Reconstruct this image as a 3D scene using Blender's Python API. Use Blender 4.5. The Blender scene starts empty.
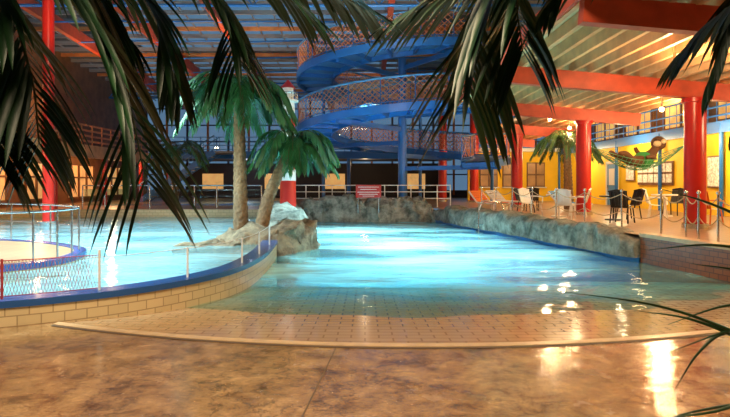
import bpy, math, random
from mathutils import Vector, noise, Matrix
random.seed(7)
S = bpy.context.scene
S.view_settings.view_transform = 'Standard'
V = Vector
# ---------------------------------------------------------------- materials
def nt(name):
    m = bpy.data.materials.new(name); m.use_nodes = True
    t = m.node_tree; return m, t, t.nodes['Principled BSDF']
def M(name, col, rough=0.5, metal=0.0, var=0.0, scale=4.0, bump=0.0, emis=0.0, emcol=None, detail=4, trans=0.0):
    m, t, b = nt(name)
    b.inputs['Base Color'].default_value = (*col, 1); b.inputs['Roughness'].default_value = rough
    b.inputs['Metallic'].default_value = metal
    if emis:
        b.inputs['Emission Color'].default_value = (*(emcol or col), 1); b.inputs['Emission Strength'].default_value = emis
    if var or bump:
        tc = t.nodes.new('ShaderNodeTexCoord'); n = t.nodes.new('ShaderNodeTexNoise')
        n.inputs['Scale'].default_value = scale; n.inputs['Detail'].default_value = detail
        t.links.new(tc.outputs['Object'], n.inputs['Vector'])
        if var:
            r = t.nodes.new('ShaderNodeValToRGB')
            r.color_ramp.elements[0].position = .3; r.color_ramp.elements[1].position = .7
            r.color_ramp.elements[0].color = (*[c*(1-var) for c in col], 1)
            r.color_ramp.elements[1].color = (*[min(1, c*(1+var)) for c in col], 1)
            t.links.new(n.outputs['Fac'], r.inputs['Fac']); t.links.new(r.outputs['Color'], b.inputs['Base Color'])
        if bump:
            bp = t.nodes.new('ShaderNodeBump'); bp.inputs['Strength'].default_value = bump; bp.inputs['Distance'].default_value = .1
            t.links.new(n.outputs['Fac'], bp.inputs['Height']); t.links.new(bp.outputs['Normal'], b.inputs['Normal'])
    return m
def brickmat(name, c1, c2, mortar, w, h, ms=0.01, rough=.3, uv=False, ramp=None):
    m, t, b = nt(name)
    tc = t.nodes.new('ShaderNodeTexCoord'); br = t.nodes.new('ShaderNodeTexBrick')
    br.offset = 0 if w == h else .5
    for k, v in (('Color1', (*c1, 1)), ('Color2', (*c2, 1)), ('Mortar', (*mortar, 1)), ('Scale', 1.0), ('Mortar Size', ms), ('Brick Width', w), ('Row Height', h)):
        br.inputs[k].default_value = v
    t.links.new(tc.outputs['UV' if uv else 'Object'], br.inputs['Vector'])
    out = br.outputs['Color']
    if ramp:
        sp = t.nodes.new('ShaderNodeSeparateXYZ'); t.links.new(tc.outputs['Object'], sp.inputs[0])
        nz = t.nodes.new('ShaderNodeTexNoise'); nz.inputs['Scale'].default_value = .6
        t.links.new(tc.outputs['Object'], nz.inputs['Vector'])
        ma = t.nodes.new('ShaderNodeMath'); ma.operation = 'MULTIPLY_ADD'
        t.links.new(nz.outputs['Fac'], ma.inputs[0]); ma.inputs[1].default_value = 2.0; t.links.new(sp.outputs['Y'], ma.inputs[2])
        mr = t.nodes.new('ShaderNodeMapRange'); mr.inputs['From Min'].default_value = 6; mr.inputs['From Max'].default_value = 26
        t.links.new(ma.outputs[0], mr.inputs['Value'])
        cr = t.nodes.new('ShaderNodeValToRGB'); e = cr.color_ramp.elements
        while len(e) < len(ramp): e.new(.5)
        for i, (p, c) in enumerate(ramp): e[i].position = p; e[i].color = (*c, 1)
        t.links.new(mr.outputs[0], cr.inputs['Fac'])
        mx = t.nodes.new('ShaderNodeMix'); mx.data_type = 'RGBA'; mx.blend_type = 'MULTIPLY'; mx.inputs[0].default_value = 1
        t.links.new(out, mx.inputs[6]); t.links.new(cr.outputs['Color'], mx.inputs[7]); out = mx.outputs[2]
    t.links.new(out, b.inputs['Base Color']); b.inputs['Roughness'].default_value = rough
    return m
def watermat(name, tint, body, bodyf, bscale, bstr, rough=.06, y0=8.5, y1=13.5):
    m, t, b = nt(name); t.nodes.remove(b); o = t.nodes['Material Output']
    tr = t.nodes.new('ShaderNodeBsdfTransparent'); tr.inputs[0].default_value = (*tint, 1)
    df = t.nodes.new('ShaderNodeBsdfDiffuse'); df.inputs[0].default_value = (*body, 1)
    gl = t.nodes.new('ShaderNodeBsdfGlossy'); gl.inputs['Roughness'].default_value = rough
    tc = t.nodes.new('ShaderNodeTexCoord'); mp = t.nodes.new('ShaderNodeMapping'); mp.inputs['Scale'].default_value = (.6, 1.4, 1)
    t.links.new(tc.outputs['Object'], mp.inputs[0])
    n = t.nodes.new('ShaderNodeTexNoise'); n.inputs['Scale'].default_value = bscale; n.inputs['Detail'].default_value = 3
    t.links.new(mp.outputs[0], n.inputs['Vector'])
    bp = t.nodes.new('ShaderNodeBump'); bp.inputs['Strength'].default_value = bstr; bp.inputs['Distance'].default_value = .1
    t.links.new(n.outputs['Fac'], bp.inputs['Height']); t.links.new(bp.outputs[0], gl.inputs['Normal'])
    fr = t.nodes.new('ShaderNodeFresnel'); fr.inputs['IOR'].default_value = 1.22; t.links.new(bp.outputs[0], fr.inputs['Normal'])
    n2 = t.nodes.new('ShaderNodeTexNoise'); n2.inputs['Scale'].default_value = .45; n2.inputs['Detail'].default_value = 6
    t.links.new(mp.outputs[0], n2.inputs['Vector'])
    mr = t.nodes.new('ShaderNodeMapRange'); mr.inputs['From Min'].default_value = .38; mr.inputs['From Max'].default_value = .64
    mr.inputs['To Min'].default_value = bodyf*.3; mr.inputs['To Max'].default_value = bodyf*1.4
    t.links.new(n2.outputs['Fac'], mr.inputs['Value'])
    sp = t.nodes.new('ShaderNodeSeparateXYZ'); t.links.new(tc.outputs['Object'], sp.inputs[0])
    m2 = t.nodes.new('ShaderNodeMapRange'); m2.inputs['From Min'].default_value = y0; m2.inputs['From Max'].default_value = y1
    t.links.new(sp.outputs['Y'], m2.inputs['Value'])
    mu = t.nodes.new('ShaderNodeMath'); mu.operation = 'MULTIPLY'; t.links.new(mr.outputs[0], mu.inputs[0]); t.links.new(m2.outputs[0], mu.inputs[1])
    a = t.nodes.new('ShaderNodeMixShader'); c = t.nodes.new('ShaderNodeMixShader')
    t.links.new(mu.outputs[0], a.inputs[0]); t.links.new(tr.outputs[0], a.inputs[1]); t.links.new(df.outputs[0], a.inputs[2])
    t.links.new(fr.outputs[0], c.inputs[0]); t.links.new(a.outputs[0], c.inputs[1]); t.links.new(gl.outputs[0], c.inputs[2])
    t.links.new(c.outputs[0], o.inputs[0]); return m
def glassmat(name, tint, gl=.12):
    m, t, b = nt(name); t.nodes.remove(b); o = t.nodes['Material Output']
    tr = t.nodes.new('ShaderNodeBsdfTransparent'); tr.inputs[0].default_value = (*tint, 1)
    g = t.nodes.new('ShaderNodeBsdfGlossy'); g.inputs['Roughness'].default_value = .03
    x = t.nodes.new('ShaderNodeMixShader'); x.inputs[0].default_value = gl
    t.links.new(tr.outputs[0], x.inputs[1]); t.links.new(g.outputs[0], x.inputs[2]); t.links.new(x.outputs[0], o.inputs[0]); return m
def floormat():
    m, t, b = nt('wet_stamped_concrete'); L = t.links
    tc = t.nodes.new('ShaderNodeTexCoord')
    n = t.nodes.new('ShaderNodeTexNoise'); n.inputs['Scale'].default_value = 2.4; n.inputs['Detail'].default_value = 14; n.inputs['Roughness'].default_value = .8; n.inputs['Distortion'].default_value = .2
    L.new(tc.outputs['Object'], n.inputs['Vector'])
    r = t.nodes.new('ShaderNodeValToRGB'); e = r.color_ramp.elements
    e[0].position = .38; e[0].color = (.12, .055, .018, 1); e[1].position = .64; e[1].color = (.56, .35, .16, 1)
    x_ = e.new(.49); x_.color = (.33, .185, .075, 1)
    L.new(n.outputs['Fac'], r.inputs[0])
    ds = t.nodes.new('ShaderNodeTexNoise'); ds.inputs['Scale'].default_value = 1.3; ds.inputs['Detail'].default_value = 8; ds.inputs['Roughness'].default_value = .65
    L.new(tc.outputs['Object'], ds.inputs['Vector'])
    mx = t.nodes.new('ShaderNodeMix'); mx.data_type = 'RGBA'; mx.inputs[0].default_value = .6
    L.new(tc.outputs['Object'], mx.inputs[6]); L.new(ds.outputs['Color'], mx.inputs[7])
    vo = t.nodes.new('ShaderNodeTexVoronoi'); vo.feature = 'DISTANCE_TO_EDGE'; vo.inputs['Scale'].default_value = 2.6
    L.new(mx.outputs[2], vo.inputs['Vector'])
    cr = t.nodes.new('ShaderNodeValToRGB'); cr.color_ramp.elements[0].position = 0; cr.color_ramp.elements[0].color = (.35, .27, .2, 1)
    cr.color_ramp.elements[1].position = .02; cr.color_ramp.elements[1].color = (1, 1, 1, 1)
    L.new(vo.outputs['Distance'], cr.inputs[0])
    mm = t.nodes.new('ShaderNodeMix'); mm.data_type = 'RGBA'; mm.blend_type = 'MULTIPLY'; mm.inputs[0].default_value = .8
    L.new(r.outputs[0], mm.inputs[6]); L.new(cr.outputs[0], mm.inputs[7]); L.new(mm.outputs[2], b.inputs['Base Color'])
    rr = t.nodes.new('ShaderNodeMapRange'); rr.inputs['From Min'].default_value = .40; rr.inputs['From Max'].default_value = .60
    rr.inputs['To Min'].default_value = .05; rr.inputs['To Max'].default_value = .28
    L.new(ds.outputs['Fac'], rr.inputs['Value']); L.new(rr.outputs[0], b.inputs['Roughness'])
    n3 = t.nodes.new('ShaderNodeTexNoise'); n3.inputs['Scale'].default_value = 9; n3.inputs['Detail'].default_value = 6
    L.new(tc.outputs['Object'], n3.inputs['Vector'])
    ad = t.nodes.new('ShaderNodeMath'); ad.operation = 'MULTIPLY_ADD'; L.new(n3.outputs['Fac'], ad.inputs[0]); ad.inputs[1].default_value = .5
    L.new(n.outputs['Fac'], ad.inputs[2])
    bp = t.nodes.new('ShaderNodeBump'); bp.inputs['Strength'].default_value = .55; bp.inputs['Distance'].default_value = .06
    L.new(ad.outputs[0], bp.inputs['Height']); L.new(bp.outputs[0], b.inputs['Normal'])
    b.inputs['Coat Weight'].default_value = 1; b.inputs['Coat Roughness'].default_value = .06
    bp2 = t.nodes.new('ShaderNodeBump'); bp2.inputs['Strength'].default_value = .3; bp2.inputs['Distance'].default_value = .04
    L.new(ds.outputs['Fac'], bp2.inputs['Height']); L.new(bp2.outputs[0], b.inputs['Coat Normal'])
    return m
def rockmat(name, a, c):
    m, t, b = nt(name); L = t.links; tc = t.nodes.new('ShaderNodeTexCoord')
    n = t.nodes.new('ShaderNodeTexNoise'); n.inputs['Scale'].default_value = 2.5; n.inputs['Detail'].default_value = 9; n.inputs['Roughness'].default_value = .7
    L.new(tc.outputs['Object'], n.inputs['Vector'])
    r = t.nodes.new('ShaderNodeValToRGB'); e = r.color_ramp.elements
    e[0].position = .38; e[0].color = (*a, 1); e[1].position = .62; e[1].color = (*c, 1); L.new(n.outputs['Fac'], r.inputs[0])
    L.new(r.outputs[0], b.inputs['Base Color']); b.inputs['Roughness'].default_value = .7
    bp = t.nodes.new('ShaderNodeBump'); bp.inputs['Strength'].default_value = 1; bp.inputs['Distance'].default_value = .25
    L.new(n.outputs['Fac'], bp.inputs['Height']); L.new(bp.outputs[0], b.inputs['Normal']); return m

FLOOR = floormat()
BEACH = brickmat('beach_pool_tile', (1, 1, 1), (.9, .9, .9), (.6, .54, .46), .3, .15, .010, .14,
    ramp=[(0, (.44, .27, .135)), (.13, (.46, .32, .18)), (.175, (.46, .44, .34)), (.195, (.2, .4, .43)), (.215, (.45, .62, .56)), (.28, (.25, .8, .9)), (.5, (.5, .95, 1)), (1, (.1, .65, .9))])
TILE = brickmat('cream_wall_tile', (.66, .52, .30), (.58, .46, .26), (.35, .25, .14), .24, .12, .007, .3, uv=True)
BROWNT = brickmat('brown_wall_tile', (.24, .07, .03), (.30, .1, .04), (.1, .04, .03), .2, .1, .008, .3, uv=True)
KIDT = brickmat('pale_pool_tile', (.6, .9, .95), (.55, .86, .92), (.4, .7, .78), .2, .2, .006, .3)
DECKT = brickmat('terracotta_deck_tile', (.42, .26, .15), (.36, .22, .13), (.2, .13, .09), .3, .3, .008, .35)
WATER = watermat('wave_pool_water', (.72, .96, 1.0), (.42, .92, 1.0), .66, 1.8, .35, .08, 7.8, 11.0)
KWATER = watermat('kids_pool_water', (.75, .96, 1.0), (.55, .92, 1.0), .5, 2.2, .35, y0=5, y1=8)
BLUET = M('blue_rim_tile', (.02, .09, .3), .25)
BLUEB = M('blue_band_tile', (.02, .14, .4), .3)
ROCK = rockmat('artificial_rock', (.10, .11, .09), (.44, .43, .36))
ROCKB = rockmat('brown_rock', (.10, .07, .04), (.42, .32, .2))
RED = M('red_paint', (.5, .018, .012), .3)
REDB = M('red_glulam', (.5, .065, .025), .5, var=.2, scale=3)
WOOD = M('pine_plank', (.55, .28, .11), .55, var=.25, scale=2)
WOODL = M('pale_roof_board', (.66, .41, .19), .6, var=.12, scale=3)
ORW = M('orange_timber', (.5, .17, .05), .5, var=.2, scale=3)
ROOFM = M('steel_roof_deck', (.10, .14, .19), .5)
PURL = M('grey_steel_purlin', (.20, .19, .20), .5)
BLUE = M('blue_steel', (.02, .15, .48), .35)
BLUEL = M('light_blue_panel', (.09, .27, .55), .4)
WHITE = M('white_paint', (.8, .8, .78), .4)
STEEL = M('stainless_steel', (.7, .7, .7), .25, 1.0)
ORNET = M('orange_netting', (.75, .28, .14), .7)
REDNET = M('red_netting', (.4, .04, .04), .7)
GREYNET = M('grey_netting', (.25, .2, .2), .7)
YEL = M('yellow_plaster', (.92, .58, .02), .7, var=.05, scale=2)
DARK = M('dark_interior', (.03, .025, .03), .7)
DWALL = M('dark_blue_grey_wall', (.05, .055, .08), .7)
BROWN = M('brown_wood_wall', (.17, .075, .03), .6, var=.3, scale=2)
LEAF = M('palm_leaf_green', (.035, .11, .035), .4, var=.4, scale=3)
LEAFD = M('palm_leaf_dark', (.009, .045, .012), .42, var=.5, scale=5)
LEAFM = M('palm_leaf_teal', (.015, .11, .035), .45, var=.5, scale=3)
STEM = M('palm_stem', (.04, .055, .015), .5)
TRUNK = M('palm_trunk_bark', (.18, .11, .055), .85, var=.4, scale=12, bump=.6)
GLASS = glassmat('window_glass', (.8, .9, 1))
SKYG = glassmat('rooflight_polycarbonate', (.75, .9, 1), .08)
RAILG = glassmat('rail_glass', (.75, .9, .95), .15)
LAMPW = M('lamp_glow_warm', (1, .75, .4), .5, emis=14, emcol=(1, .7, .35))
WINW = M('warm_lit_room', (.9, .5, .15), .6, var=.6, scale=1.2, emis=.55, emcol=(1, .5, .15))
WINS = M('shopfront_lit_room', (.6, .3, .1), .4, var=.6, scale=1.4, emis=.5, emcol=(1, .55, .18))
WINL = M('dim_lit_room', (.25, .12, .04), .3, var=.6, scale=1.2, emis=.12, emcol=(1, .5, .15))
BLACK = M('black_plastic', (.02, .02, .02), .4)
ORG = M('orange_plastic', (.85, .2, .03), .4)
TOWEL = M('blue_towel', (.1, .3, .6), .9)
PAPER = M('poster_paper', (.75, .72, .62), .7, var=.5, scale=14)
SOIL = M('terracotta_pot', (.4, .15, .07), .8)
PLB = M('brown_plush', (.10, .04, .015), .9)
PLG = M('green_plush', (.03, .22, .05), .9)
ROPE = M('rope', (.5, .38, .22), .9)
GROPE = M('green_rope', (.12, .3, .16), .9)

# ---------------------------------------------------------------- mesh builder
class MB:
    def __init__(s): s.v = []; s.f = []; s.m = []; s.uv = []; s.sm = []; s.mats = []
    def mi(s, m):
        if m not in s.mats: s.mats.append(m)
        return s.mats.index(m)
    def face(s, pts, m, uv=None, sm=False):
        i = len(s.v); s.v += [tuple(p) for p in pts]; s.f.append(tuple(range(i, i+len(pts))))
        s.m.append(s.mi(m)); s.uv.append(uv); s.sm.append(sm)
    def grid(s, rows, m, closeU=False, sm=True):
        i0 = len(s.v); n = len(rows[0])
        for r in rows: s.v += [tuple(p) for p in r]
        k = s.mi(m)
        for a in range(len(rows)-1):
            for b in range(n if closeU else n-1):
                c = (b+1) % n
                s.f.append((i0+a*n+b, i0+a*n+c, i0+(a+1)*n+c, i0+(a+1)*n+b)); s.m.append(k); s.uv.append(None); s.sm.append(sm)
    def box(s, c, d, m, rz=0, mat=None):
        c = V(c); R = mat if mat is not None else Matrix.Rotation(rz, 3, 'Z'); h = [x/2 for x in d]
        p = [c+R@V((x*h[0], y*h[1], z*h[2])) for x in (-1, 1) for y in (-1, 1) for z in (-1, 1)]
        i = len(s.v); s.v += [tuple(q) for q in p]; k = s.mi(m)
        for f in ((0, 1, 3, 2), (4, 6, 7, 5), (0, 4, 5, 1), (2, 3, 7, 6), (0, 2, 6, 4), (1, 5, 7, 3)):
            s.f.append(tuple(i+a for a in f)); s.m.append(k); s.uv.append(None); s.sm.append(False)
    def beam(s, a, b, w, h, m):
        a = V(a); b = V(b); d = b-a; L = d.length; d.normalize()
        sd = d.cross(V((0, 0, 1)))
        if sd.length < .01: sd = V((1, 0, 0))
        sd.normalize(); u = sd.cross(d)
        s.box((a+b)/2, (w, L, h), m, mat=Matrix((sd, d, u)).transposed())
    def tube(s, pts, r, m, n=8, cap=True, closed=False):
        pts = [V(p) for p in pts]; rows = []; N = len(pts)
        rr = r if isinstance(r, (list, tuple)) else [r]*N
        ref = None
        for i, p in enumerate(pts):
            t = (pts[min(i+1, N-1)]-pts[max(i-1, 0)])
            if closed and i in (0, N-1): t = pts[1]-pts[N-2]
            t.normalize()
            if ref is None: ref = V((0, 0, 1)) if abs(t.z) < .9 else V((1, 0, 0))
            a = t.cross(ref); a.normalize(); b = a.cross(t); ref = b
            rows.append([p+(a*math.cos(2*math.pi*k/n)+b*math.sin(2*math.pi*k/n))*rr[i] for k in range(n)])
        s.grid(rows, m, True, n > 4)
        if cap and not closed: s.face(rows[0], m); s.face(list(reversed(rows[-1])), m)
    def cyl(s, x, y, z0, z1, r, m, n=20, r2=None):
        r2 = r if r2 is None else r2; s.tube([(x, y, z0), (x, y, z1)], [r, r2], m, n)
    def prism(s, poly, z0, z1, top, side=None):
        side = side or top; s.face([(x, y, z1) for x, y in poly], top)
        s.face([(x, y, z0) for x, y in reversed(poly)], side)
        L = 0
        for i in range(len(poly)):
            a = poly[i]; b = poly[(i+1) % len(poly)]; d = math.hypot(b[0]-a[0], b[1]-a[1])
            s.face([(a[0], a[1], z0), (b[0], b[1], z0), (b[0], b[1], z1), (a[0], a[1], z1)], side, [(L, z0), (L+d, z0), (L+d, z1), (L, z1)]); L += d
    def sphere(s, c, r, m, sx=1, sy=1, sz=1, n=14, k=9):
        rows = []
        for i in range(k+1):
            a = math.pi*i/k
            rows.append([(c[0]+r*sx*math.sin(a)*math.cos(2*math.pi*j/n), c[1]+r*sy*math.sin(a)*math.sin(2*math.pi*j/n), c[2]+r*sz*math.cos(a)) for j in range(n)])
        s.grid(rows, m, True)
    def obj(s, name, parent=None, loc=None):
        me = bpy.data.meshes.new(name); me.from_pydata(s.v, [], s.f); 
        for m in s.mats: me.materials.append(m)
        me.polygons.foreach_set('material_index', s.m); me.polygons.foreach_set('use_smooth', s.sm)
        if any(s.uv):
            ul = me.uv_layers.new(name='UVMap')
            for p, u in zip(me.polygons, s.uv):
                if u:
                    for li, c in zip(p.loop_indices, u): ul.data[li].uv = c
        me.update(); o = bpy.data.objects.new(name, me); S.collection.objects.link(o)
        if parent: o.parent = parent
        if loc: o.location = loc
        return o
def cr(pts, n):
    P = [V(p) for p in pts]; P = [P[0]*2-P[1]]+P+[P[-1]*2-P[-2]]; out = []; segs = len(P)-3
    for i in range(n):
        u = i/(n-1)*segs; k = min(int(u), segs-1); t = u-k; a, b, c, d = P[k:k+4]
        out.append(.5*((2*b)+(c-a)*t+(2*a-5*b+4*c-d)*t*t+(3*b-3*c+d-a)*t**3))
    return out
def cr2(pts, n): return [(p.x, p.y) for p in cr([(x, y, 0) for x, y in pts], n)]

def frond(mb, pts, n, L, w, leaf, stem, droop=.5, fwd=.6, t0=.12, seg=4, sr=.012, thick=False, jit=.15):
    N = 60; c = cr(pts, N)
    mb.tube(c[::3]+[c[-1]], [sr*(1-.8*i/20) for i in range(21)], stem, 5, cap=False)
    k = mb.mi(leaf)
    for i in range(n):
        t = t0+(1-t0)*(i/(n-1)); j = min(int(t*(N-1)), N-2); p = c[j].lerp(c[j+1], t*(N-1)-j)
        T = (c[min(j+2, N-1)]-c[max(j-1, 0)]).normalized()
        sd = T.cross(V((0, 0, 1)))
        if sd.length < .25: sd = V((1, .25, 0)) if sd.dot(V((1, 0, 0))) >= 0 else V((-1, -.25, 0))
        sd.normalize(); ln = L*(.45+.55*math.sin(math.pi*min(1, (t-t0)/(1-t0)*.8+.15)))
        for q in (-1, 1):
            l = ln*random.uniform(.85, 1.1)
            d = (T*(fwd+random.uniform(-jit, jit)+.5*t)+sd*q*(1-.45*t)+V((0, 0, random.uniform(-jit, jit)))).normalized()
            pos = p.copy(); row = []; dirs = d.copy()
            up = V((0, 0, 1))
            for a in range(seg+1):
                u = a/seg; ww = w*math.sin(math.pi*min(1, .12+u*.88))**.7 if a < seg else 0
                if a == 0: ww = w*.3
                wd = dirs.cross(up)
                if wd.length < .2: wd = sd.cross(dirs) if sd.cross(dirs).length > .1 else V((0, 1, 0))
                if thick: wd = wd.normalized()*.75+T*.6*q*(1 if wd.dot(T)*q > 0 else -1)
                wd = wd-dirs*wd.dot(dirs); wd.normalize(); nn = wd.cross(dirs)
                row.append((pos-wd*ww/2+nn*ww*.2, pos.copy(), pos+wd*ww/2+nn*ww*.2))
                dirs = (dirs+V((0, 0, -droop/seg*(1+u)))).normalized(); pos = pos+dirs*l/seg
            i0 = len(mb.v)
            for r in row: mb.v += [tuple(x) for x in r]
            for a in range(seg):
                for b in (0, 1):
                    mb.f.append((i0+a*3+b, i0+a*3+b+1, i0+a*3+b+4, i0+a*3+b+3)); mb.m.append(k); mb.uv.append(None); mb.sm.append(True)
def palm_tree(name, base, top, r, nf, fl, leaf, ll=.45, lean=0, leafn=26, droop=.8, w=.035):
    mb = MB(); b = V(base); t = V(top); c = [b.lerp(t, u)+V((lean*math.sin(u*math.pi), 0, 0)) for u in [i/36 for i in range(37)]]
    mb.tube(c, [r*(1.25-.45*i/36+(.12 if i % 2 else 0)) for i in range(37)], TRUNK, 12)
    mb.sphere(t, r*1.1, TRUNK, sz=1.4)
    for i in range(nf):
        a = i*2.39996+random.uniform(-.2, .2); e = random.uniform(-.25, 1.0); l = fl*random.uniform(.85, 1.1)
        o = V((math.cos(a), math.sin(a), 0))
        p = [t, t+o*l*.3+V((0, 0, l*(.12+.28*e))), t+o*l*.68+V((0, 0, l*(-.05+.34*e))), t+o*l*.95+V((0, 0, l*(-.48+.3*e)))]
        frond(mb, p, leafn, ll, w, leaf, STEM, droop=droop, sr=.022, seg=3)
    return mb.obj(name)

# ---------------------------------------------------------------- plan
def arc(x): return 5.6+.05*(x-.6)**2
RIM = cr2([(-16, 5.2), (-9, 5.9), (-5.5, 6.02), (-4.1, 6.35), (-2.85, 7.25), (-2.1, 8.6), (-1.9, 10.4), (-2.05, 13.0)], 70)
RP = [(3.0, 24.8), (4.4, 18.6), (6.0, 12.2), (6.25, 10.4), (6.6, 8.6), (7.6, 7.0), (10, 5.4), (13.9, 4.6)]
# foreground floor
mb = MB(); xs = [-16+i*.5 for i in range(61)]
rows = [[(x, -7, 0) for x in xs], [(x, arc(max(-5, min(x, 8))), 0) for x in xs]]
mb.grid(rows, FLOOR, sm=False); mb.obj('floor')
# curb/drain along arc
mb = MB(); L = [(x*.2, arc(x*.2)) for x in range(-18, 37)]
CURB = M('drain_curb_stone', (.55, .38, .21), .35, var=.15, scale=6); GROUT = M('dark_grout', (.12, .08, .05), .6)
for i in range(len(L)-1):
    a, b = L[i], L[i+1]
    mb.face([(a[0], a[1]-.02, .012), (b[0], b[1]-.02, .012), (b[0], b[1]+.09, .012), (a[0], a[1]+.09, .012)], CURB)
    mb.face([(a[0], a[1]-.07, .005), (b[0], b[1]-.07, .005), (b[0], b[1]-.02, .005), (a[0], a[1]-.02, .005)], GROUT)
    mb.face([(a[0], a[1]-.02, 0), (b[0], b[1]-.02, 0), (b[0], b[1]-.02, .012), (a[0], a[1]-.02, .012)], CURB)
mb.beam((-.9, -1, .001), (-.29, 5.55, .001), .012, .006, GROUT)
mb.obj('trim_drain_curb')
# beach / basin
def bz(x, y): return max(-1.5, -.055*max(0, y-arc(x))-.11*max(0, y-10))
mb = MB(); rows = []
for j in range(80):
    row = []
    for i in range(60):
        x = -4.8+i*.22; v = j/79; y = arc(x)+(25.0-arc(x))*v; row.append((x, y, bz(x, y)-.001))
    rows.append(row)
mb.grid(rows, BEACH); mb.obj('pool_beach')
# wave water with gentle real swell
mb = MB(); rows = []
for j in range(150):
    row = []
    for i in range(76):
        x = -3.4+i*.135; y = 6.2+j*.124; g = min(1, (y-6)/3)
        z = -.1+.015*math.sin(y*1.9+.4*math.sin(x*.8))*g+.03*(noise.noise((x*.8, y*1.1, 3)))*g
        row.append((x, y, z))
    rows.append(row)
mb.grid(rows, WATER); mb.obj('wave_pool_water')
# kids pool
mb = MB()
poly = [(max(-15.98, x), y) for x, y in RIM]+[(-2.6, 15), (-3.2, 19), (-4, 23.5), (-15.98, 23.5)]
mb.face([(x, y, .02) for x, y in poly], KIDT); mb.obj('kids_pool_floor')
mb = MB(); mb.face([(x-.05 if -15 < x < -2 else x, y+.05, .2) for x, y in poly], KWATER); mb.obj('kids_pool_water')
def ribbon(mb, path, off0, off1, z0, z1, top, side, topz=None):
    n = len(path); P = []
    for i, (x, y) in enumerate(path):
        a = path[max(0, i-1)]; b = path[min(n-1, i+1)]; dx, dy = b[0]-a[0], b[1]-a[1]; l = math.hypot(dx, dy) or 1
        nx, ny = dy/l, -dx/l; P.append(((x+nx*off0, y+ny*off0), (x+nx*off1, y+ny*off1)))
    L = 0
    for i in range(n-1):
        (a0, a1), (b0, b1) = P[i], P[i+1]; d = math.hypot(b1[0]-a1[0], b1[1]-a1[1])
        mb.face([(*a0, z1), (*a1, z1), (*b1, z1), (*b0, z1)], top)
        mb.face([(*a1, z0), (*b1, z0), (*b1, z1), (*a1, z1)], side, [(L, z0), (L+d, z0), (L+d, z1), (L, z1)])
        mb.face([(*b0, z0), (*a0, z0), (*a0, z1), (*b0, z1)], side, [(L+d, z0), (L, z0), (L, z1), (L+d, z1)]); L += d
mb = MB(); ribbon(mb, RIM, -.3, .0, -.8, .22, TILE, TILE); ribbon(mb, RIM, -.32, .02, .22, .30, BLUET, BLUET)
mb.obj('kids_pool_rim')
# peninsula deck on the left
PEN = cr2([(-15.9, 8.2), (-9, 8.3), (-6.6, 8.5), (-5.5, 9.2), (-5.3, 10.3), (-5.9, 11.6), (-8, 13), (-12, 13.8), (-15.9, 14)], 50)
mb = MB(); mb.prism(PEN, -.2, .3, DECKT, TILE); ribbon(mb, PEN, -.2, .015, .22, .315, BLUET, BLUET); mb.obj('peninsula_deck')
# right deck + back deck
mb = MB(); poly = list(reversed(RP))+[(3.0, 24.9), (3.0, 41), (14, 41)]
mb.face([(x, y, .5) for x, y in poly], DECKT); mb.obj('floor_right_deck')
mb = MB(); mb.prism([(-16, 23.5), (-4, 23.5), (-3.0, 24.6), (3.0, 24.6), (3.0, 41), (-16, 41)], -.6, .499, DECKT, TILE); mb.obj('floor_back_deck')
mb = MB(); ribbon(mb, RP[2:], -.25, .0, -1, .46, BROWNT, BROWNT); ribbon(mb, RP[2:], -.3, .03, .46, .54, CURB, CURB)
ribbon(mb, RP[:3], -.3, .04, -1.5, .06, ROCK, BLUEB); mb.obj('pool_side_tiling')
# rocks
def ridge(name, path, w, z0, h, mat, n=90, amp=.22, k=14, seed=0, flat=.5):
    mb = MB(); P = cr([(x, y, 0) for x, y in path], n); rows = []
    for i, p in enumerate(P):
        T = (P[min(i+1, n-1)]-P[max(i-1, 0)]).normalized(); N = V((T.y, -T.x, 0)); row = []
        u = i/(n-1); e = min(1, 6*min(u, 1-u)+.15)
        for j in range(k+1):
            a = math.pi*j/k; cx = math.copysign(abs(math.cos(a))**flat, math.cos(a)); sz = math.sin(a)**flat if 0 < j < k else 0
            q = p+N*cx*w*(.85+.15*e)+V((0, 0, z0+sz*h*(e*.5+.5)))
            nn = noise.noise_vector(q*1.1+V((seed, 0, 0)))*amp+noise.noise_vector(q*3+V((seed, 5, 0)))*amp*.5+noise.noise_vector(q*7)*amp*.25
            if j in (0, k): nn.z = 0
            row.append(q+nn)
        rows.append(row)
    mb.grid(rows, mat); mb.face(rows[0], mat); mb.face(rows[-1], mat); return mb.obj(name)
ridge('rock_ledge', [(3.2, 24.8), (4.6, 18.7), (6.1, 12.3)], .36, .0, .66, ROCK, 200, .13, seed=1, flat=.4)
ridge('rock_ledge', [(-3.2, 24.7), (0, 24.9), (3.2, 24.7)], .5, -.6, 1.5, ROCK, 120, .36, seed=2)
ridge('rock_ledge', [(-2.35, 15.3), (-2.6, 18), (-3.1, 21), (-3.3, 24.6)], .6, -.6, 1.4, ROCK, 130, .3, seed=3)
ridge('rock_island', [(-3.5, 13.3), (-2.8, 13.7), (-2.1, 14.3), (-2.0, 15.4)], .75, -.4, .95, ROCKB, 80, .34, seed=4)
ridge('rock_boulder', [(-4.3, 12.9), (-3.7, 13.0), (-3.2, 13.0)], .3, -.0, .3, ROCKB, 30, .14, seed=5)
# ---------------------------------------------------------------- shell
X0, X1, Y0, Y1 = -16, 14, -7, 41
def roofz(y): return 11.0-(y-Y0)*.07
mb = MB(); mb.box((X0-.1, (Y0+Y1)/2, 5.2), (.2, Y1-Y0, 12.4), BROWN); mb.obj('wall_left')
mb = MB(); mb.box((X1+.1, (Y0+Y1)/2, 5.2), (.2, Y1-Y0, 12.4), BROWN); mb.obj('wall_right')
mb = MB(); mb.box(((X0+X1)/2, Y0-.1, 5.2), (X1-X0, .2, 12.4), BROWN); mb.obj('wall_front')
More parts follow.
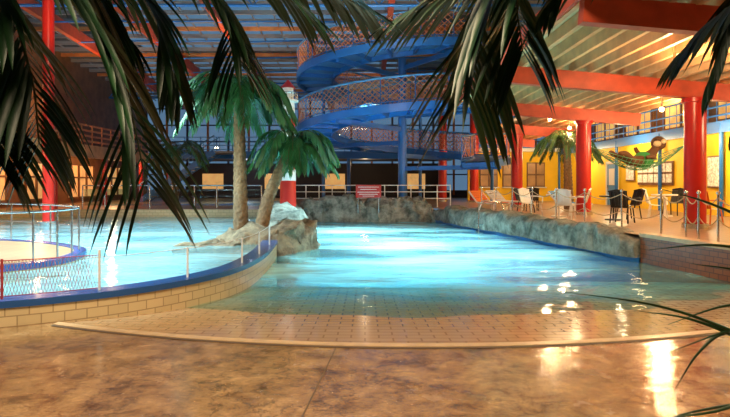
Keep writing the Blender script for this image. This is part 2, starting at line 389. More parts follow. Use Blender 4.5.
# glazed back wall
mb = MB(); mb.box(((X0+X1)/2, Y1+.1, .75), (X1-X0, .2, .6), DWALL); mb.obj('wall_back')
mb = MB(); mb.face([(X0, Y1+.1, 1), (X1, Y1+.1, 1), (X1, Y1+.1, 7.7), (X0, Y1+.1, 7.7)], GLASS)
for i in range(21): mb.box((X0+i*1.5, Y1, 4.2), (.14, .14, 7), ORW if i % 2 else DWALL)
for z in (2.2, 3.4, 4.6, 5.8, 7.0): mb.box(((X0+X1)/2, Y1, z), (X1-X0, .1, .09), DWALL)
mb.obj('window_1')
mb = MB()
for k in range(24):
    ya, yb = Y0+k*2.0085, Y0+(k+1)*2.0085
    for xa, xb, m_ in ((X0, 2.0, SKYG if k % 6 else ROOFM), (2.0, X1, ROOFM)):
        mb.face([(xa, ya, roofz(ya)), (xb, ya, roofz(ya)), (xb, yb, roofz(yb)), (xa, yb, roofz(yb))], m_)
mb.obj('ceiling')
mb = MB()
for i in range(47):
    y = Y0+.5+i*1.0; mb.beam((X0, y, roofz(y)-.10), (X1, y, roofz(y)-.10), .09, .18, PURL if i % 4 else ORW)
for i in range(20): mb.beam((X0+.7+i*.95, Y0, roofz(Y0)-.03), (X0+.7+i*.95, Y1, roofz(Y1)-.03), .05, .06, PURL)
for x in (-13, -9.5, -6, -2.5, 1, 4.5, 8, 11.5):
    mb.beam((x, Y0, roofz(Y0)-.5), (x, Y1, roofz(Y1)-.5), .22, .5, REDB)
    for k in range(15):
        y = 2+k*2.6; a = (x, y, roofz(y)-.75); b = (x+3.5, y+1.6, roofz(y)-.25)
        if x < 11: mb.tube([a, b], .04, BLUE, 5)
for y in (12, 16, 20, 35): 
    mb.tube([(X0, y, roofz(y)-1.15), (X1, y, roofz(y)-1.15)], .06, BLUE, 6)
    for k in range(20): 
        x = X0+k*1.5; mb.tube([(x, y, roofz(y)-1.15), (x+.75, y, roofz(y)-.3), (x+1.5, y, roofz(y)-1.15)], .03, BLUE, 5)
mb.obj('roof_truss')
# hall column
x, y = -10.4, 18.4
mb = MB(); mb.cyl(x, y, .02, roofz(y)-.75, .18, RED); mb.cyl(x, y, .02, .37, .26, STEEL); mb.box((x, y, roofz(y)-.8), (.6, .6, .12), BLUE); mb.obj('red_column')
# left gallery
mb = MB(); mb.box((-14.58, 24, 3.25), (2.8, 30, .3), ORW); mb.beam((-13.2, 9, 3.1), (-13.2, 39, 3.1), .25, .6, WOOD)
for k in range(31): mb.cyl(-13.25, 9.2+k, 3.4, 4.35, .025, ORW, 6)
for z in (4.35, 4.1, 3.85, 3.6): mb.beam((-13.25, 9.2, z), (-13.25, 39, z), .04, .09, ORW)
for k in range(7): mb.cyl(-13.2, 10+k*4.6, .02, 3.1, .12, RED, 12)
mb.obj('left_gallery')
for k in range(6):
    y = 15.5+k*4; mb = MB(); mb.box((-15.95, y, 1.7), (.06, 2.6, 1.8), WINS)
    for a in (-1.3, -.43, .43, 1.3): mb.box((-15.88, y+a, 1.7), (.1, .09, 1.9), BROWN)
    for z in (.8, 1.9, 2.6): mb.box((-15.88, y, z), (.1, 2.7, .09), BROWN)
    mb.obj('window_%d' % (k+2))
# back mezzanine + stair
mb = MB(); mb.box((-3.6, 37.5, 3.3), (19.0, 6.6, .3), DWALL); mb.beam((-13.1, 34.2, 3.3), (5.9, 34.2, 3.3), .12, .45, BLUE)
for k in range(20): mb.cyl(-13+k*.98, 34.3, 3.4, 4.4, .03, BLUE, 6)
for z in (4.4, 4.15, 3.9, 3.65): mb.tube([(-13, 34.3, z), (5.9, 34.3, z)], .025, BLUEL, 6)
for x in (-12, -8, -1, 2.5): mb.cyl(x, 34.6, .5, 3.15, .12, BLUE, 12)
mb.box((-3.6, 40.6, 1.8), (18.8, .1, 2.4), DARK)
for x in (-11, -6.5, -2.2, 3.6): mb.box((x, 40.5, 1.7), (1.5, .06, 1.1), WINS)
mb.obj('back_mezzanine')
mb = MB()
for s_ in (-.6, .6):
    mb.beam((-13.0, 32.9+s_, .55), (-8.7, 32.9+s_, 3.4), .08, .3, BLUE)
    mb.tube([(-13.0, 32.9+s_, 1.5), (-8.7, 32.9+s_, 4.35)], .03, BLUEL, 6)
    for k in range(8): u = k/7; mb.cyl(-13.0+4.3*u, 32.9+s_, .55+2.85*u, 1.5+2.85*u, .02, BLUEL, 6)
for k in range(15): u = (k+.5)/15; mb.box((-13.0+4.3*u, 32.9, .5+2.9*u), (.3, 1.2, .05), PURL)
mb.box((-8.1, 33.3, 3.38), (1.3, 1.9, .12), PURL)
mb.obj('staircase')
# ---------------------------------------------------------------- right side canopy
def canz(x): return 4.35-(x-3.4)*.085
BY = [8.8, 14, 19.6, 25.6, 31.8]
mb = MB()
for y in BY:
    xl = 3.4 if y < 15 else 4.3
    if y > 25: xl = 6.6
    mb.beam((xl, y, canz(xl)), (9.6, y, canz(9.6)), .22, .42, REDB)
x = 3.5
while x < 9.6:
    mb.beam((x, 3, canz(x)+.32), (x, 21.4 if x < 6.9 else 33, canz(x)+.32), .09, .24, WOOD)
    x += .42
def slab(xa, xb, ya, yb):
    a, b = canz(xa)+.45, canz(xb)+.45
    for z in (0, .06): mb.face([(xa, ya, a+z), (xb, ya, b+z), (xb, yb, b+z), (xa, yb, a+z)], WOODL)
slab(3.3, 9.7, 2.9, 21.5); slab(6.8, 9.7, 21.5, 33.1)
mb.beam((3.3, 2.9, canz(3.3)+.3), (3.3, 21.5, canz(3.3)+.3), .06, .4, REDB)
mb.obj('timber_canopy')
for x, y in ((8.25, 14), (7.65, 19.6), (6.95, 25.6), (6.2, 31.8), (4.6, 33.2), (9.4, 8.8)):
    tp = canz(x)-.2 if x > 6.5 else roofz(y)-.75
    r_ = .25
    mb = MB(); mb.cyl(x, y, .5, tp, r_, RED, 28); mb.cyl(x, y, .5, .62, .3, STEEL, 28); mb.cyl(x, y, tp-.1, tp, .31, RED, 28); mb.obj('red_column')
# yellow cafe wall + gallery
mb = MB(); mb.box((13, 23, 1.95), (1.9, 35.8, 2.9), YEL); mb.obj('wall_right_lower')
mb = MB(); mb.box((9.2, 34.6, 2.0), (5.7, .3, 3.0), YEL); mb.obj('wall_cafe_end')
mb = MB(); mb.box((13, 23, 3.53), (1.98, 35.8, .26), WHITE); mb.beam((11.92, 5.2, 3.5), (11.92, 34.4, 3.5), .12, .38, BLUE)
for k in range(60): mb.cyl(11.95, 5.3+k*.49, 3.66, 4.6, .014, BLUE, 5)
for z in (4.62, 4.2, 3.9): mb.tube([(11.95, 5.2, z), (11.95, 34.4, z)], .035, BLUE, 6)
for k in range(8): mb.cyl(11.9, 7+k*3.9, .5, 3.6, .07, BLUE, 10)
mb.box((9.2, 34.3, 3.6), (5.8, .9, .2), WHITE)
for k in range(14): mb.cyl(6.5+k*.42, 33.95, 3.7, 4.6, .02, BLUE, 5)
for z in (4.6, 4.2): mb.tube([(6.4, 33.95, z), (11.9, 33.95, z)], .03, BLUE, 6)
mb.obj('right_gallery')
wn = 10
for k in range(7):
    y = 9+k*3.9; mb = MB(); mb.box((13.95, y, 4.75), (.06, 2.8, 1.3), WINW)
    for a in (-1.4, 0, 1.4): mb.box((13.9, y+a, 4.75), (.1, .1, 1.4), BROWN)
    for z in (4.05, 5.45): mb.box((13.9, y, z), (.1, 2.9, .1), BROWN)
    mb.obj('window_%d' % wn); wn += 1
for x in (7.6, 9.0, 10.5):
    mb = MB(); mb.box((x, 34.42, 2.1), (1.1, .06, 1.5), BROWN)
    for a in (-.27, .27):
        for c in (-.37, .37): mb.box((x+a, 34.38, 2.1+c), (.44, .04, .64), WINL)
    mb.box((x, 34.3, 1.32), (1.2, .2, .06), WHITE); mb.obj('window_%d' % wn); wn += 1
for n_, (y, m) in enumerate(((27.2, BLUEL), (13.2, BLUEL))):
    mb = MB(); mb.box((12.02, y, 1.52), (.06, 1.0, 2.0), m); mb.box((12.0, y, 1.9), (.06, .6, .8), WHITE)
    for a in (-.55, .55): mb.box((12.0, y+a, 1.55), (.1, .1, 2.1), WHITE)
    mb.box((12.0, y, 2.6), (.1, 1.2, .1), WHITE); mb.tube([(11.95, y+.35, 1.3), (11.92, y+.35, 1.5)], .02, STEEL, 6); mb.obj('door_%d' % (n_+1))
mb = MB(); mb.box((12.0, 23.2, 2.0), (.05, 2.8, .95), BROWN)
for i in range(6):
    for j in range(2): mb.box((11.96, 22.05+i*.46, 1.8+j*.42), (.03, .38, .34), PAPER)
mb.obj('notice_board')
for y, z, hh in ((19.2, 2.0, 1.1), (25.3, 2.1, .8), (20.6, 2.1, .7), (17.0, 2.0, 1.0)):
    mb = MB(); mb.box((12.0, y, z), (.05, .8, hh), BROWN); mb.box((11.97, y, z), (.03, .7, hh-.1), PAPER); mb.obj('framed_poster')
# ---------------------------------------------------------------- spiral ramp
CX, CY, R, HW = 1.8, 27.0, 4.2, .8
def hx(u, r, dz=0):
    a = u*2*math.pi; return V((CX+r*math.cos(a), CY+r*math.sin(a), 2.85+2.5*u+dz))
U0, U1, NS = -.12, 1.85, 180
us = [U0+(U1-U0)*i/NS for i in range(NS+1)]
mb = MB()
mb.grid([[hx(u, R-HW), hx(u, R+HW)] for u in us], BLUEL, sm=False)
mb.grid([[hx(u, R-HW, -.05), hx(u, R+HW, -.05)] for u in us], BLUEL, sm=False)
RR = (R-HW-.02, R+HW+.02)
for r in RR:
    mb.grid([[hx(u, r-.05, .06), hx(u, r+.05, .06), hx(u, r+.05, -.26), hx(u, r-.05, -.26)] for u in us], BLUE, True, sm=False)
    mb.tube([hx(u, r, 1.12) for u in us], .045, BLUEL, 6); mb.tube([hx(u, r, .15) for u in us], .02, BLUE, 5)
for i in range(0, NS+1, 4):
    u = us[i]; mb.beam(hx(u, R-HW, -.15), hx(u, R+HW, -.15), .08, .18, BLUE)
    for r in RR: mb.tube([hx(u, r, 0), hx(u, r, 1.12)], .022, BLUE, 5)
nn = 420; vs = [U0+(U1-U0)*i/nn for i in range(nn+1)]
for r in RR:
    for i in range(nn-8):
        for sgn in (0, 1):
            a, b = (vs[i], vs[i+8]); p = hx(a, r, .15 if sgn else 1.08); q = hx(b, r, 1.08 if sgn else .15)
            if i % 2 == 0: mb.tube([p, q], .014, ORNET, 3, cap=False)
mb.cyl(CX, CY, .5, 7.6, .2, BLUE, 20)
for u in (-.1, .15, .4, .65, .9, 1.15, 1.4, 1.65, 1.83): mb.beam(V((CX, CY, hx(u, 0).z-.3)), hx(u, R+HW, -.3), .12, .2, BLUE)
for a, zt in ((.35, 3.2), (1.3, 3.5), (2.5, 3.9)):
    x, y = CX+5.02*math.cos(a), CY+5.02*math.sin(a); mb.cyl(x, y, .5, zt+2.3, .09, BLUE, 12)
for u in (1.2, 1.4, 1.6, 1.83):
    for r in RR: p = hx(u, r); mb.tube([p, (p.x, p.y, roofz(p.y)-.1)], .02, BLUE, 6)
mb.obj('spiral_ramp')
# ---------------------------------------------------------------- lighthouse
mb = MB(); x, y = -2.75, 20.0
zz = [.5, 1.7, 2.1, 2.85, 3.5, 3.95, 4.5]; cl = [RED, WHITE, RED, WHITE, RED, WHITE]
for i in range(6): mb.cyl(x, y, zz[i], zz[i+1], .29-.008*i, cl[i], 28, .29-.008*(i+1))
mb.cyl(x, y, 4.5, 4.57, .37, WHITE, 28)
for k in range(12): a = k*math.pi/6; mb.cyl(x+.34*math.cos(a), y+.34*math.sin(a), 4.57, 4.82, .012, STEEL, 5)
mb.tube([(x+.34*math.cos(a*math.pi/12), y+.34*math.sin(a*math.pi/12), 4.82) for a in range(25)], .018, STEEL, 6, closed=True)
mb.cyl(x, y, 4.57, 5.0, .2, WHITE, 20); mb.cyl(x, y, 5.0, 5.3, .28, RED, 24, .02)
mb.obj('striped_lighthouse')
# ---------------------------------------------------------------- palms
palm_tree('palm_tree', (-3.1, 14.0, .35), (-3.2, 14.2, 3.75), .15, 30, 1.5, LEAFM, ll=.6, leafn=30, w=.055)
palm_tree('palm_tree', (-2.6, 13.9, .35), (-1.85, 14.4, 2.55), .14, 24, 1.2, LEAFM, ll=.5, lean=-.14, leafn=28, w=.05)
palm_tree('palm_tree', (8.6, 23.6, .5), (8.5, 23.6, 3.35), .16, 20, 1.5, LEAF, ll=.5, leafn=22, w=.05)
palm_tree('palm_tree', (-9.0, 26.5, .5), (-8.9, 26.5, 3.0), .15, 18, 1.6, LEAF, ll=.5, leafn=20, w=.05)
# foreground palms (trunks stand just beside the view)
def near_palm(name, base, crown, fr):
    mb = MB(); c = cr([base, V(base).lerp(V(crown), .5)+V((.05, 0, 0)), crown], 30)
    mb.tube(c, [.11-.03*i/29+(.01 if i % 2 else 0) for i in range(30)], TRUNK, 12)
    mb.sphere(crown, .1, TRUNK)
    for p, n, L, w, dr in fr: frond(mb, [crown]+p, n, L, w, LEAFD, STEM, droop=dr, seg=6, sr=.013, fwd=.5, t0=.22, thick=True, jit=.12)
    return mb.obj(name)
near_palm('foreground_palm', (-2.9, 1.0, 0), (-2.5, 1.1, 2.9), [
    ([(-1.75, 2.0, 2.85), (-1.25, 2.2, 2.5), (-1.0, 2.25, 2.12), (-.88, 2.25, 1.66)], 36, .66, .036, .3),
    ([(-1.6, 1.95, 2.95), (-1.15, 2.3, 2.65), (-.92, 2.4, 2.4), (-.82, 2.4, 2.1)], 32, .5, .034, .35),
    ([(-1.5, 1.9, 3.0), (-.95, 2.3, 2.75), (-.62, 2.35, 2.42), (-.54, 2.35, 2.16)], 32, .46, .032, .35),
    ([(-1.5, 1.8, 3.1), (-.8, 2.2, 2.85), (-.3, 2.4, 2.58), (.0, 2.5, 2.42)], 36, .42, .032, .35),
    ([(-1.4, 1.8, 3.0), (-.9, 2.2, 2.72), (-.5, 2.3, 2.55), (-.25, 2.35, 2.36)], 32, .4, .032, .35),
    ([(-1.9, 1.9, 2.8), (-1.5, 2.2, 2.5), (-1.32, 2.2, 2.1), (-1.28, 2.2, 1.8)], 34, .52, .034, .35),
    ([(-1.95, 1.8, 2.75), (-1.6, 2.1, 2.35), (-1.45, 2.15, 2.0), (-1.42, 2.15, 1.75)], 32, .48, .034, .35),
    ([(-2.0, 1.6, 3.1), (-1.6, 2.0, 2.85), (-1.25, 2.3, 2.6), (-1.05, 2.4, 2.3)], 32, .52, .034, .35),
    ([(-3.0, .4, 3.1), (-3.4, -.2, 2.9), (-3.6, -.6, 2.4)], 26, .4, .034, .9),
    ([(-3.1, 1.5, 3.1), (-3.6, 1.8, 2.8), (-3.9, 2.0, 2.3)], 26, .4, .034, .9)])
near_palm('foreground_palm', (2.9, 1.2, 0), (2.6, 1.3, 3.2), [
    ([(1.5, 1.9, 3.2), (.8, 2.3, 2.8), (.52, 2.35, 2.44), (.43, 2.35, 2.02)], 40, .70, .038, .25),
    ([(1.5, 2.0, 3.1), (.85, 2.3, 2.75), (.65, 2.35, 2.48), (.66, 2.35, 2.2)], 34, .54, .034, .3),
    ([(1.6, 2.1, 3.15), (1.0, 2.5, 2.88), (.55, 2.6, 2.62), (.2, 2.6, 2.42)], 34, .54, .034, .35),
    ([(1.7, 1.9, 3.05), (1.25, 2.3, 2.8), (.95, 2.4, 2.6), (.8, 2.4, 2.42)], 32, .42, .032, .35),
    ([(2.2, 2.0, 3.0), (1.85, 2.35, 2.65), (1.6, 2.45, 2.42), (1.45, 2.5, 2.26)], 32, .46, .032, .35),
    ([(2.1, 2.0, 3.0), (1.8, 2.3, 2.7), (1.6, 2.35, 2.45), (1.5, 2.4, 2.12)], 32, .4, .032, .35),
    ([(2.2, 1.8, 2.9), (1.9, 2.2, 2.5), (1.7, 2.35, 2.2), (1.62, 2.4, 1.95)], 30, .4, .032, .35),
    ([(3.2, 1.0, 3.2), (3.6, .6, 2.9), (3.8, .3, 2.4)], 26, .4, .034, .9)])
# low potted palm, long thin single leaflets arching into view
mb = MB(); bx, by = 2.35, 2.2
mb.cyl(bx, by, 0, .42, .2, SOIL, 24, .27); mb.cyl(bx, by, .40, .44, .29, SOIL, 24, .29)
def blade(pts, w):
    c = cr(pts, 22); mb.tube(c, [max(.0012, w*math.sin(math.pi*min(1, .25+.75*i/21))**.8) for i in range(22)], LEAFD, 5, cap=False)
for pts in ([(2.1, 2.3, 1.1), (1.75, 2.4, 1.42), (1.5, 2.4, 1.55), (1.27, 2.4, 1.62)], [(2.2, 2.3, 1.2), (1.8, 2.4, 1.32), (1.5, 2.4, 1.38), (1.22, 2.4, 1.36)],
            [(2.0, 2.3, .8), (1.6, 2.4, 1.0), (1.25, 2.4, 1.12), (.85, 2.4, 1.18)], [(2.0, 2.3, .7), (1.65, 2.4, .95), (1.4, 2.4, 1.06), (1.15, 2.4, 1.1)],
            [(2.1, 2.3, .75), (1.8, 2.4, .98), (1.6, 2.4, 1.02), (1.3, 2.4, .92)],
            [(2.0, 2.4, .95), (1.65, 2.5, .98), (1.5, 2.5, .9), (1.38, 2.5, .72)], [(2.05, 2.3, .7), (1.7, 2.35, .72), (1.45, 2.35, .7), (1.12, 2.35, .62)],
            [(2.1, 2.2, .6), (1.7, 2.3, .75), (1.4, 2.3, .70), (1.05, 2.3, .66)],
            [(2.1, 2.3, 1.0), (1.8, 2.4, 1.2), (1.6, 2.4, 1.27), (1.4, 2.4, 1.3)], [(2.05, 2.3, .9), (1.75, 2.4, 1.1), (1.55, 2.4, 1.12), (1.3, 2.4, 1.04)],
            [(2.6, 2.5, 1.0), (2.9, 2.7, 1.2), (3.2, 2.9, 1.1)], [(2.7, 2.0, .9), (3.0, 1.8, 1.1), (3.3, 1.6, 1.0)], [(2.4, 1.8, 1.0), (2.5, 1.4, 1.2), (2.6, 1.0, 1.1)]):
    blade([(bx, by, .42)]+pts, .0095)
mb.obj('potted_palm')
# ---------------------------------------------------------------- rails and nets
mb = MB(); sub = [(x-.08, y+.12) for x, y in RIM[28:66]]
post = [8, 16, 25, 31, 37]
for i in post: mb.cyl(*sub[min(i, 37)], .3, .72, .016, WHITE, 8)
mb.tube([(x, y, .71) for x, y in sub[7:]], .006, WHITE, 5)
mb.obj('rim_rope_fence')
mb = MB(); seg_ = cr([(x, y, 0) for x, y in [(a-.08, b+.12) for a, b in RIM[16:37]]], 90)
for i in range(0, 90, 30): mb.cyl(seg_[i].x, seg_[i].y, .3, .76, .015, REDNET, 8)
mb.cyl(seg_[-1].x, seg_[-1].y, .3, .8, .018, WHITE, 8)
for z in (.33, .74): mb.tube([(p.x, p.y, z) for p in seg_], .006, REDNET, 5)
for i in range(86):
    for a, b in ((.33, .74), (.74, .33)): mb.tube([(seg_[i].x, seg_[i].y, a), (seg_[i+3].x, seg_[i+3].y, b)], .0035, GREYNET if i % 3 else REDNET, 3, cap=False)
mb.obj('net_fence')
mb = MB(); P = [(x, y) for x, y in PEN[4:46]]; n = len(P); Q = []
for i, (x, y) in enumerate(P):
    a = P[max(0, i-1)]; b = P[min(n-1, i+1)]; l = math.hypot(b[0]-a[0], b[1]-a[1]); Q.append((x-(b[1]-a[1])/l*.12, y+(b[0]-a[0])/l*.12))
for z in (1.15, .75): mb.tube([(x, y, z) for x, y in Q], .02 if z > 1.1 else .009, STEEL, 6)
for i, (x, y) in enumerate(Q):
    if i % 3 == 0: mb.cyl(x, y, .3, 1.15, .018, STEEL, 6)
mb.obj('metal_railing')
mb = MB()
for i in range(9): mb.cyl(-12+i*.95, 23.8, .5, 1.5, .03, STEEL, 8)
for i in range(8): mb.box((-11.52+i*.95, 23.8, 1.0), (.82, .02, .7), RAILG)
mb.tube([(-12, 23.8, 1.5), (-4.4, 23.8, 1.5)], .03, STEEL, 8); mb.obj('glass_railing')
mb = MB()
for i in range(13): mb.cyl(-3.3+i*.6, 25.6, .5, 1.5, .025, WHITE, 6)
for z in (1.5, 1.2, .9): mb.tube([(-3.3, 25.6, z), (3.9, 25.6, z)], .022, WHITE, 6)
mb.obj('metal_railing')
mb = MB(); pr = cr([(6.85, 9.2, 0), (6.75, 11, 0), (6.65, 12.3, 0), (5.95, 15.6, 0), (5.2, 18.8, 0), (4.5, 21.6, 0)], 13)
for p in pr: mb.cyl(p.x, p.y, .5, 1.42, .022, STEEL, 8); mb.sphere((p.x, p.y, 1.44), .04, STEEL)
for zt in (1.36, .95):
    for a, b in zip(pr[:-1], pr[1:]):
        mb.tube([a.lerp(b, u/8)+V((0, 0, zt-.16*math.sin(math.pi*u/8))) for u in range(9)], .012, ROPE, 5, cap=False)
mb.obj('rope_barrier')
# ---------------------------------------------------------------- furniture
def chair(x, y, rz, m, h=.5):
    mb = MB()
    for sx in (-1, 1):
        mb.tube([(sx*.26, -.26, 0), (sx*.23, -.2, .42)], .02, m, 6); mb.tube([(sx*.24, .26, 0), (sx*.22, .2, .42)], .02, m, 6)
        mb.tube([(sx*.26, -.25, .42), (sx*.29, -.24, .64), (sx*.29, .05, .66), (sx*.24, .24, .66)], .02, m, 6)
    mb.grid([[(-.25+.1*a*.5, -.25+.11*b, .43-.02*math.sin(math.pi*b/4)) for a in range(11)] for b in range(5)], m)
    mb.grid([[(-.24+.048*a, .2+.04*b-.05*math.sin(math.pi*a/10)*-1, .43+.12*b) for a in range(11)] for b in range(5)], m)
    for a in range(5): mb.box((-.2+a*.1, .33, .68), (.03, .03, .42), m, mat=Matrix.Rotation(-.3, 3, 'X'))
    mb.tube([(-.25, .36, .88), (0, .42, .93), (.25, .36, .88)], .025, m, 6)
    o = mb.obj('plastic_armchair', loc=(x, y, h)); o.rotation_euler.z = rz
def lounger(x, y, rz, m, c):
    mb = MB()
    for sx in (-.3, .3):
        mb.beam((sx, -.9, .32), (sx, .35, .32), .05, .06, m); mb.beam((sx, .35, .32), (sx, .95, .75), .05, .06, m)
        for yy in (-.75, .25): mb.cyl(sx, yy, 0, .32, .025, m, 8)
    for k in range(12): mb.box((0, -.85+k*.105, .36), (.6, .085, .02), c)
    for k in range(6): mb.box((0, .42+k*.1, .4+k*.072), (.6, .085, .02), c, mat=Matrix.Rotation(.62, 3, 'X'))
    o = mb.obj('sun_lounger', loc=(x, y, .5)); o.rotation_euler.z = rz
def table(x, y, m):
    mb = MB(); mb.cyl(0, 0, .70, .74, .4, m, 28); mb.cyl(0, 0, .04, .7, .03, m, 10); mb.cyl(0, 0, 0, .04, .25, m, 20); mb.obj('round_table', loc=(x, y, .5))
for a in ((6.25, 17.5, 2.6, WHITE), (5.7, 19.2, .5, WHITE), (7.1, 18.7, -2, WHITE), (7.25, 15.8, 2.4, BLACK), (8.2, 17.4, -1.4, BLACK), (6.0, 20.9, 1, BLACK), (6.6, 22.2, 3, BLACK), (9.3, 17.8, 1, WHITE), (10.7, 19.4, -1, BLACK), (9.3, 15.2, 2.0, ORG)): chair(*a)
table(6.4, 18.5, WHITE); table(7.5, 16.9, BLACK); table(10.0, 18.7, WHITE)
for a in ((4.95, 22.4, .4, WHITE, ORG), (5.9, 23.6, .4, WHITE, WHITE), (7.9, 21.6, .3, WHITE, TOWEL)): lounger(*a)
# sign on the rock ledge
mb = MB(); mb.box((.15, 24.3, 1.25), (1.1, .04, .56), RED)
for z, w in ((1.43, .9), (1.33, .7), (1.21, .95), (1.12, .8), (1.04, .5)): mb.box((.15, 24.275, z), (w, .012, .018), WHITE)
for x in (-.3, .6): mb.cyl(x, 24.34, .3, 1.48, .03, STEEL, 8)
mb.obj('warning_sign')
# pool ladder
mb = MB()
for s_ in (-.22, .22):
    mb.tube([(3.95+s_*.25, 19.4+s_, -1.0), (3.95+s_*.25, 19.4+s_, .7), (4.1+s_*.25, 19.4+s_+.03, 1.0), (4.75+s_*.25, 19.5+s_, .95), (4.9+s_*.25, 19.5+s_, .5)], .02, STEEL, 8)
for z in (-.7, -.4, -.1, .2): mb.box((3.97, 19.4, z), (.14, .46, .03), STEEL)
mb.obj('pool_ladder')
# hammock with plush figure
B = V((11.9, 20.9, 3.0)); rows = []
A = V((7.95, 19.6, 2.85))
for i in range(25):
    u = i/24; p = A.lerp(B, u)+V((0, 0, -.85*math.sin(math.pi*u))); w = .42*math.sin(math.pi*u)**.6
    rows.append([p+V((-.3, 1, 0)).normalized()*w*(j/4-1)+V((0, 0, .35*abs(j/4-1)**2*math.sin(math.pi*u))) for j in range(9)])
mb = MB()
for r in rows[1:-1]: mb.tube(r, .012, GROPE, 4, cap=False)
for j in range(9): mb.tube([r[j] for r in rows], .012, GROPE, 4, cap=False)
hm = mb.obj('hammock')
def skin(name, vs_, es, rs, m):
    me = bpy.data.meshes.new(name); me.from_pydata([tuple(v) for v in vs_], es, []); o = bpy.data.objects.new(name, me); S.collection.objects.link(o)
    md = o.modifiers.new('Skin', 'SKIN'); me.skin_vertices[0].data[0].use_root = True
    for i, r in enumerate(rs): me.skin_vertices[0].data[i].radius = (r, r)
    md.use_smooth_shade = True
    sb = o.modifiers.new('Sub', 'SUBSURF'); sb.levels = 2; sb.render_levels = 2; me.materials.append(m); return o
def hp(u, s_=0, z=0): return A.lerp(B, u)+V((0, 0, -.85*math.sin(math.pi*u)+.22+z*1.5))+V((-.3, 1, 0)).normalized()*s_*1.3
vs_ = [hp(.46), hp(.54, 0, .08), hp(.62, 0, .14), hp(.66, 0, .24), hp(.70, 0, .34),
       hp(.38, -.12, .08), hp(.31, -.14, .18), hp(.24, -.12, .08), hp(.38, .12, .08), hp(.30, .16, .1), hp(.23, .2, .15),
       hp(.60, -.2, .08), hp(.54, -.32, .18), hp(.48, -.3, .14), hp(.60, .2, .14), hp(.56, .3, .3), hp(.54, .3, .42)]
es = [(0, 1), (1, 2), (2, 3), (3, 4), (0, 5), (5, 6), (6, 7), (0, 8), (8, 9), (9, 10), (2, 11), (11, 12), (12, 13), (2, 14), (14, 15), (15, 16)]
rs = [.22, .25, .22, .12, .2, .12, .1, .085, .12, .1, .085, .1, .08, .07, .1, .08, .07]
pf = skin('plush_body', vs_, es, rs, PLB)
em = bpy.data.objects.new('plush_monkey', None); S.collection.objects.link(em); pf.parent = em
mb = MB(); h = hp(.71, 0, .38); mb.sphere(h, .26, PLB); mb.sphere(h+V((-.12, -.16, -.03)), .14, ROPE, sz=.8); mb.sphere(h+V((0, .27, .05)), .09, ROPE); mb.sphere(h+V((.05, -.27, .05)), .09, ROPE)
mb.sphere(h+V((-.16, -.19, .1)), .03, BLACK); mb.sphere(h+V((-.22, -.1, .1)), .03, BLACK)
mb.sphere(hp(.54, 0, .09), .31, PLG, sx=1.2); mb.obj('head_and_shirt', parent=em)
# ---------------------------------------------------------------- lamps
def light(name, kind, loc, e, col, size=.2, tgt=None, ang=60, blend=.6, sy=None):
    d = bpy.data.lights.new(name, kind); d.energy = e; d.color = col
    if kind == 'AREA': d.size = size; d.shape = 'RECTANGLE'; d.size_y = sy or size
    else: d.shadow_soft_size = size
    if kind == 'SPOT': d.spot_size = math.radians(ang); d.spot_blend = blend
    o = bpy.data.objects.new(name, d); S.collection.objects.link(o); o.location = loc
    if tgt: o.rotation_euler = (V(tgt)-V(loc)).to_track_quat('-Z', 'Y').to_euler()
    return o
W = (1, .62, .30); C = (.5, .9, 1)
def globe(x, y, z, e, col=W):
    mb = MB(); mb.sphere((x, y, z), .07, LAMPW); mb.cyl(x, y, z+.05, z+.4, .03, STEEL, 10); mb.obj('ceiling_lamp')
    light('lamp_light', 'POINT', (x, y, z-.15), e, col, .1)
for x, y, e in ((6.3, 11.4, 260), (8.9, 16.8, 340), (6.9, 20.9, 260), (8.4, 23.0, 260), (7.7, 28.6, 260)):
    globe(x, y, canz(x)-.05, e)
for x, y in ((10.8, 12), (10.8, 18), (10.8, 24), (10.8, 30)): light('wall_wash_light', 'POINT', (x, y, 3.2), 250, (1, .78, .42), .12)
light('gallery_light', 'POINT', (13, 16, 4.9), 60, W, .2); light('gallery_light', 'POINT', (13, 26, 4.9), 60, W, .2)
light('added_hall_fill', 'AREA', (-1.5, 1, 9.2), 1700, (1, .76, .48), 4, (0, 4.5, 0))  # unseen area light, added overhead to warm the foreground floor
light('added_pool_spot', 'SPOT', (.2, 16, 8.2), 17000, C, .4, (.4, 17.8, 0), 58, .9)  # overhead spots added in place of underwater lamps to make the pool glow
light('added_pool_spot', 'SPOT', (1.6, 12, 8.4), 11500, C, .4, (1.8, 13.4, 0), 54, .9)
light('added_pool_spot', 'SPOT', (-.6, 18, 8.0), 13000, (.75, .97, 1), .4, (-.8, 20.5, 0), 32, 1)  # narrower spots, added for bright patches on the water
light('added_pool_spot', 'SPOT', (1.4, 14, 8.2), 8000, (.75, .97, 1), .4, (1.2, 15.5, 0), 26, 1)
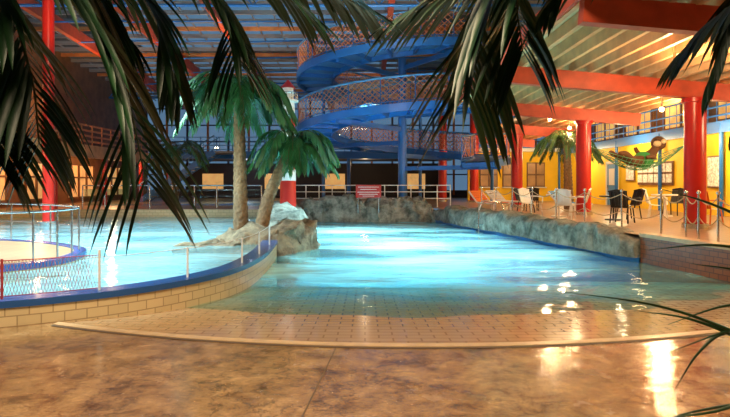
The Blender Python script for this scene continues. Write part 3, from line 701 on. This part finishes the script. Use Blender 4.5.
light('added_kids_spot', 'SPOT', (-8, 12, 8.2), 11500, (.65, .94, 1), .4, (-7.5, 14.5, 0), 85, .6)  # unseen overhead spots, added to brighten the kids pool
light('added_kids_spot', 'SPOT', (-5.4, 6.5, 8.2), 4800, (.7, .95, 1), .3, (-5.2, 8.4, 0), 44, .6)
for x, y in ((-9, 16), (-5, 10), (-6, 24), (0, 31.5), (3, 12), (-12, 26), (0, 18)): light('added_roof_spot', 'SPOT', (x, y, 5.6), 400, (1, .6, .32), .3, (x+.5, y+2, 11), 145, .5)  # upward spots without fixtures, added to light the roof and its beams
for x, y in ((-14, 16), (-14, 24), (-14, 31)): light('gallery_light', 'POINT', (x, y, 2.7), 170, (1, .58, .25), .2)
for x, y in ((-14.6, 18), (-14.6, 27)): light('gallery_light', 'POINT', (x, y, 5.0), 120, (1, .58, .25), .2)
light('mezzanine_light', 'POINT', (-8, 38, 2.8), 60, (.8, .85, 1), .2); light('mezzanine_light', 'POINT', (0, 37, 2.8), 60, (1, .7, .4), .2)
light('palm_light', 'SPOT', (-4.8, 11.2, .9), 420, (.8, 1, .8), .1, (-2.9, 14.2, 3.2), 60, .5)
light('added_frond_spot', 'SPOT', (-.6, 3.9, .12), 65, (.8, 1, .8), .1, (-.9, 2.2, 2.4), 75, .6)  # low spots without fixtures, added to light the hanging fronds
light('added_frond_spot', 'SPOT', (1.2, 3.9, .12), 50, (.8, 1, .8), .1, (.7, 2.4, 2.5), 75, .6)
w = bpy.data.worlds.new('dusk'); S.world = w; w.use_nodes = True
w.node_tree.nodes['Background'].inputs[0].default_value = (.24, .42, .62, 1); w.node_tree.nodes['Background'].inputs[1].default_value = .5
# ---------------------------------------------------------------- camera
cd = bpy.data.cameras.new('camera'); cam = bpy.data.objects.new('camera', cd); S.collection.objects.link(cam)
cam.location = (0, 0, 1.65); cam.rotation_euler = (math.radians(90), 0, 0)
cd.sensor_width = 36; cd.lens = 36*560/730; cd.shift_y = -26.5/730; cd.clip_start = .05; cd.clip_end = 200
S.camera = cam
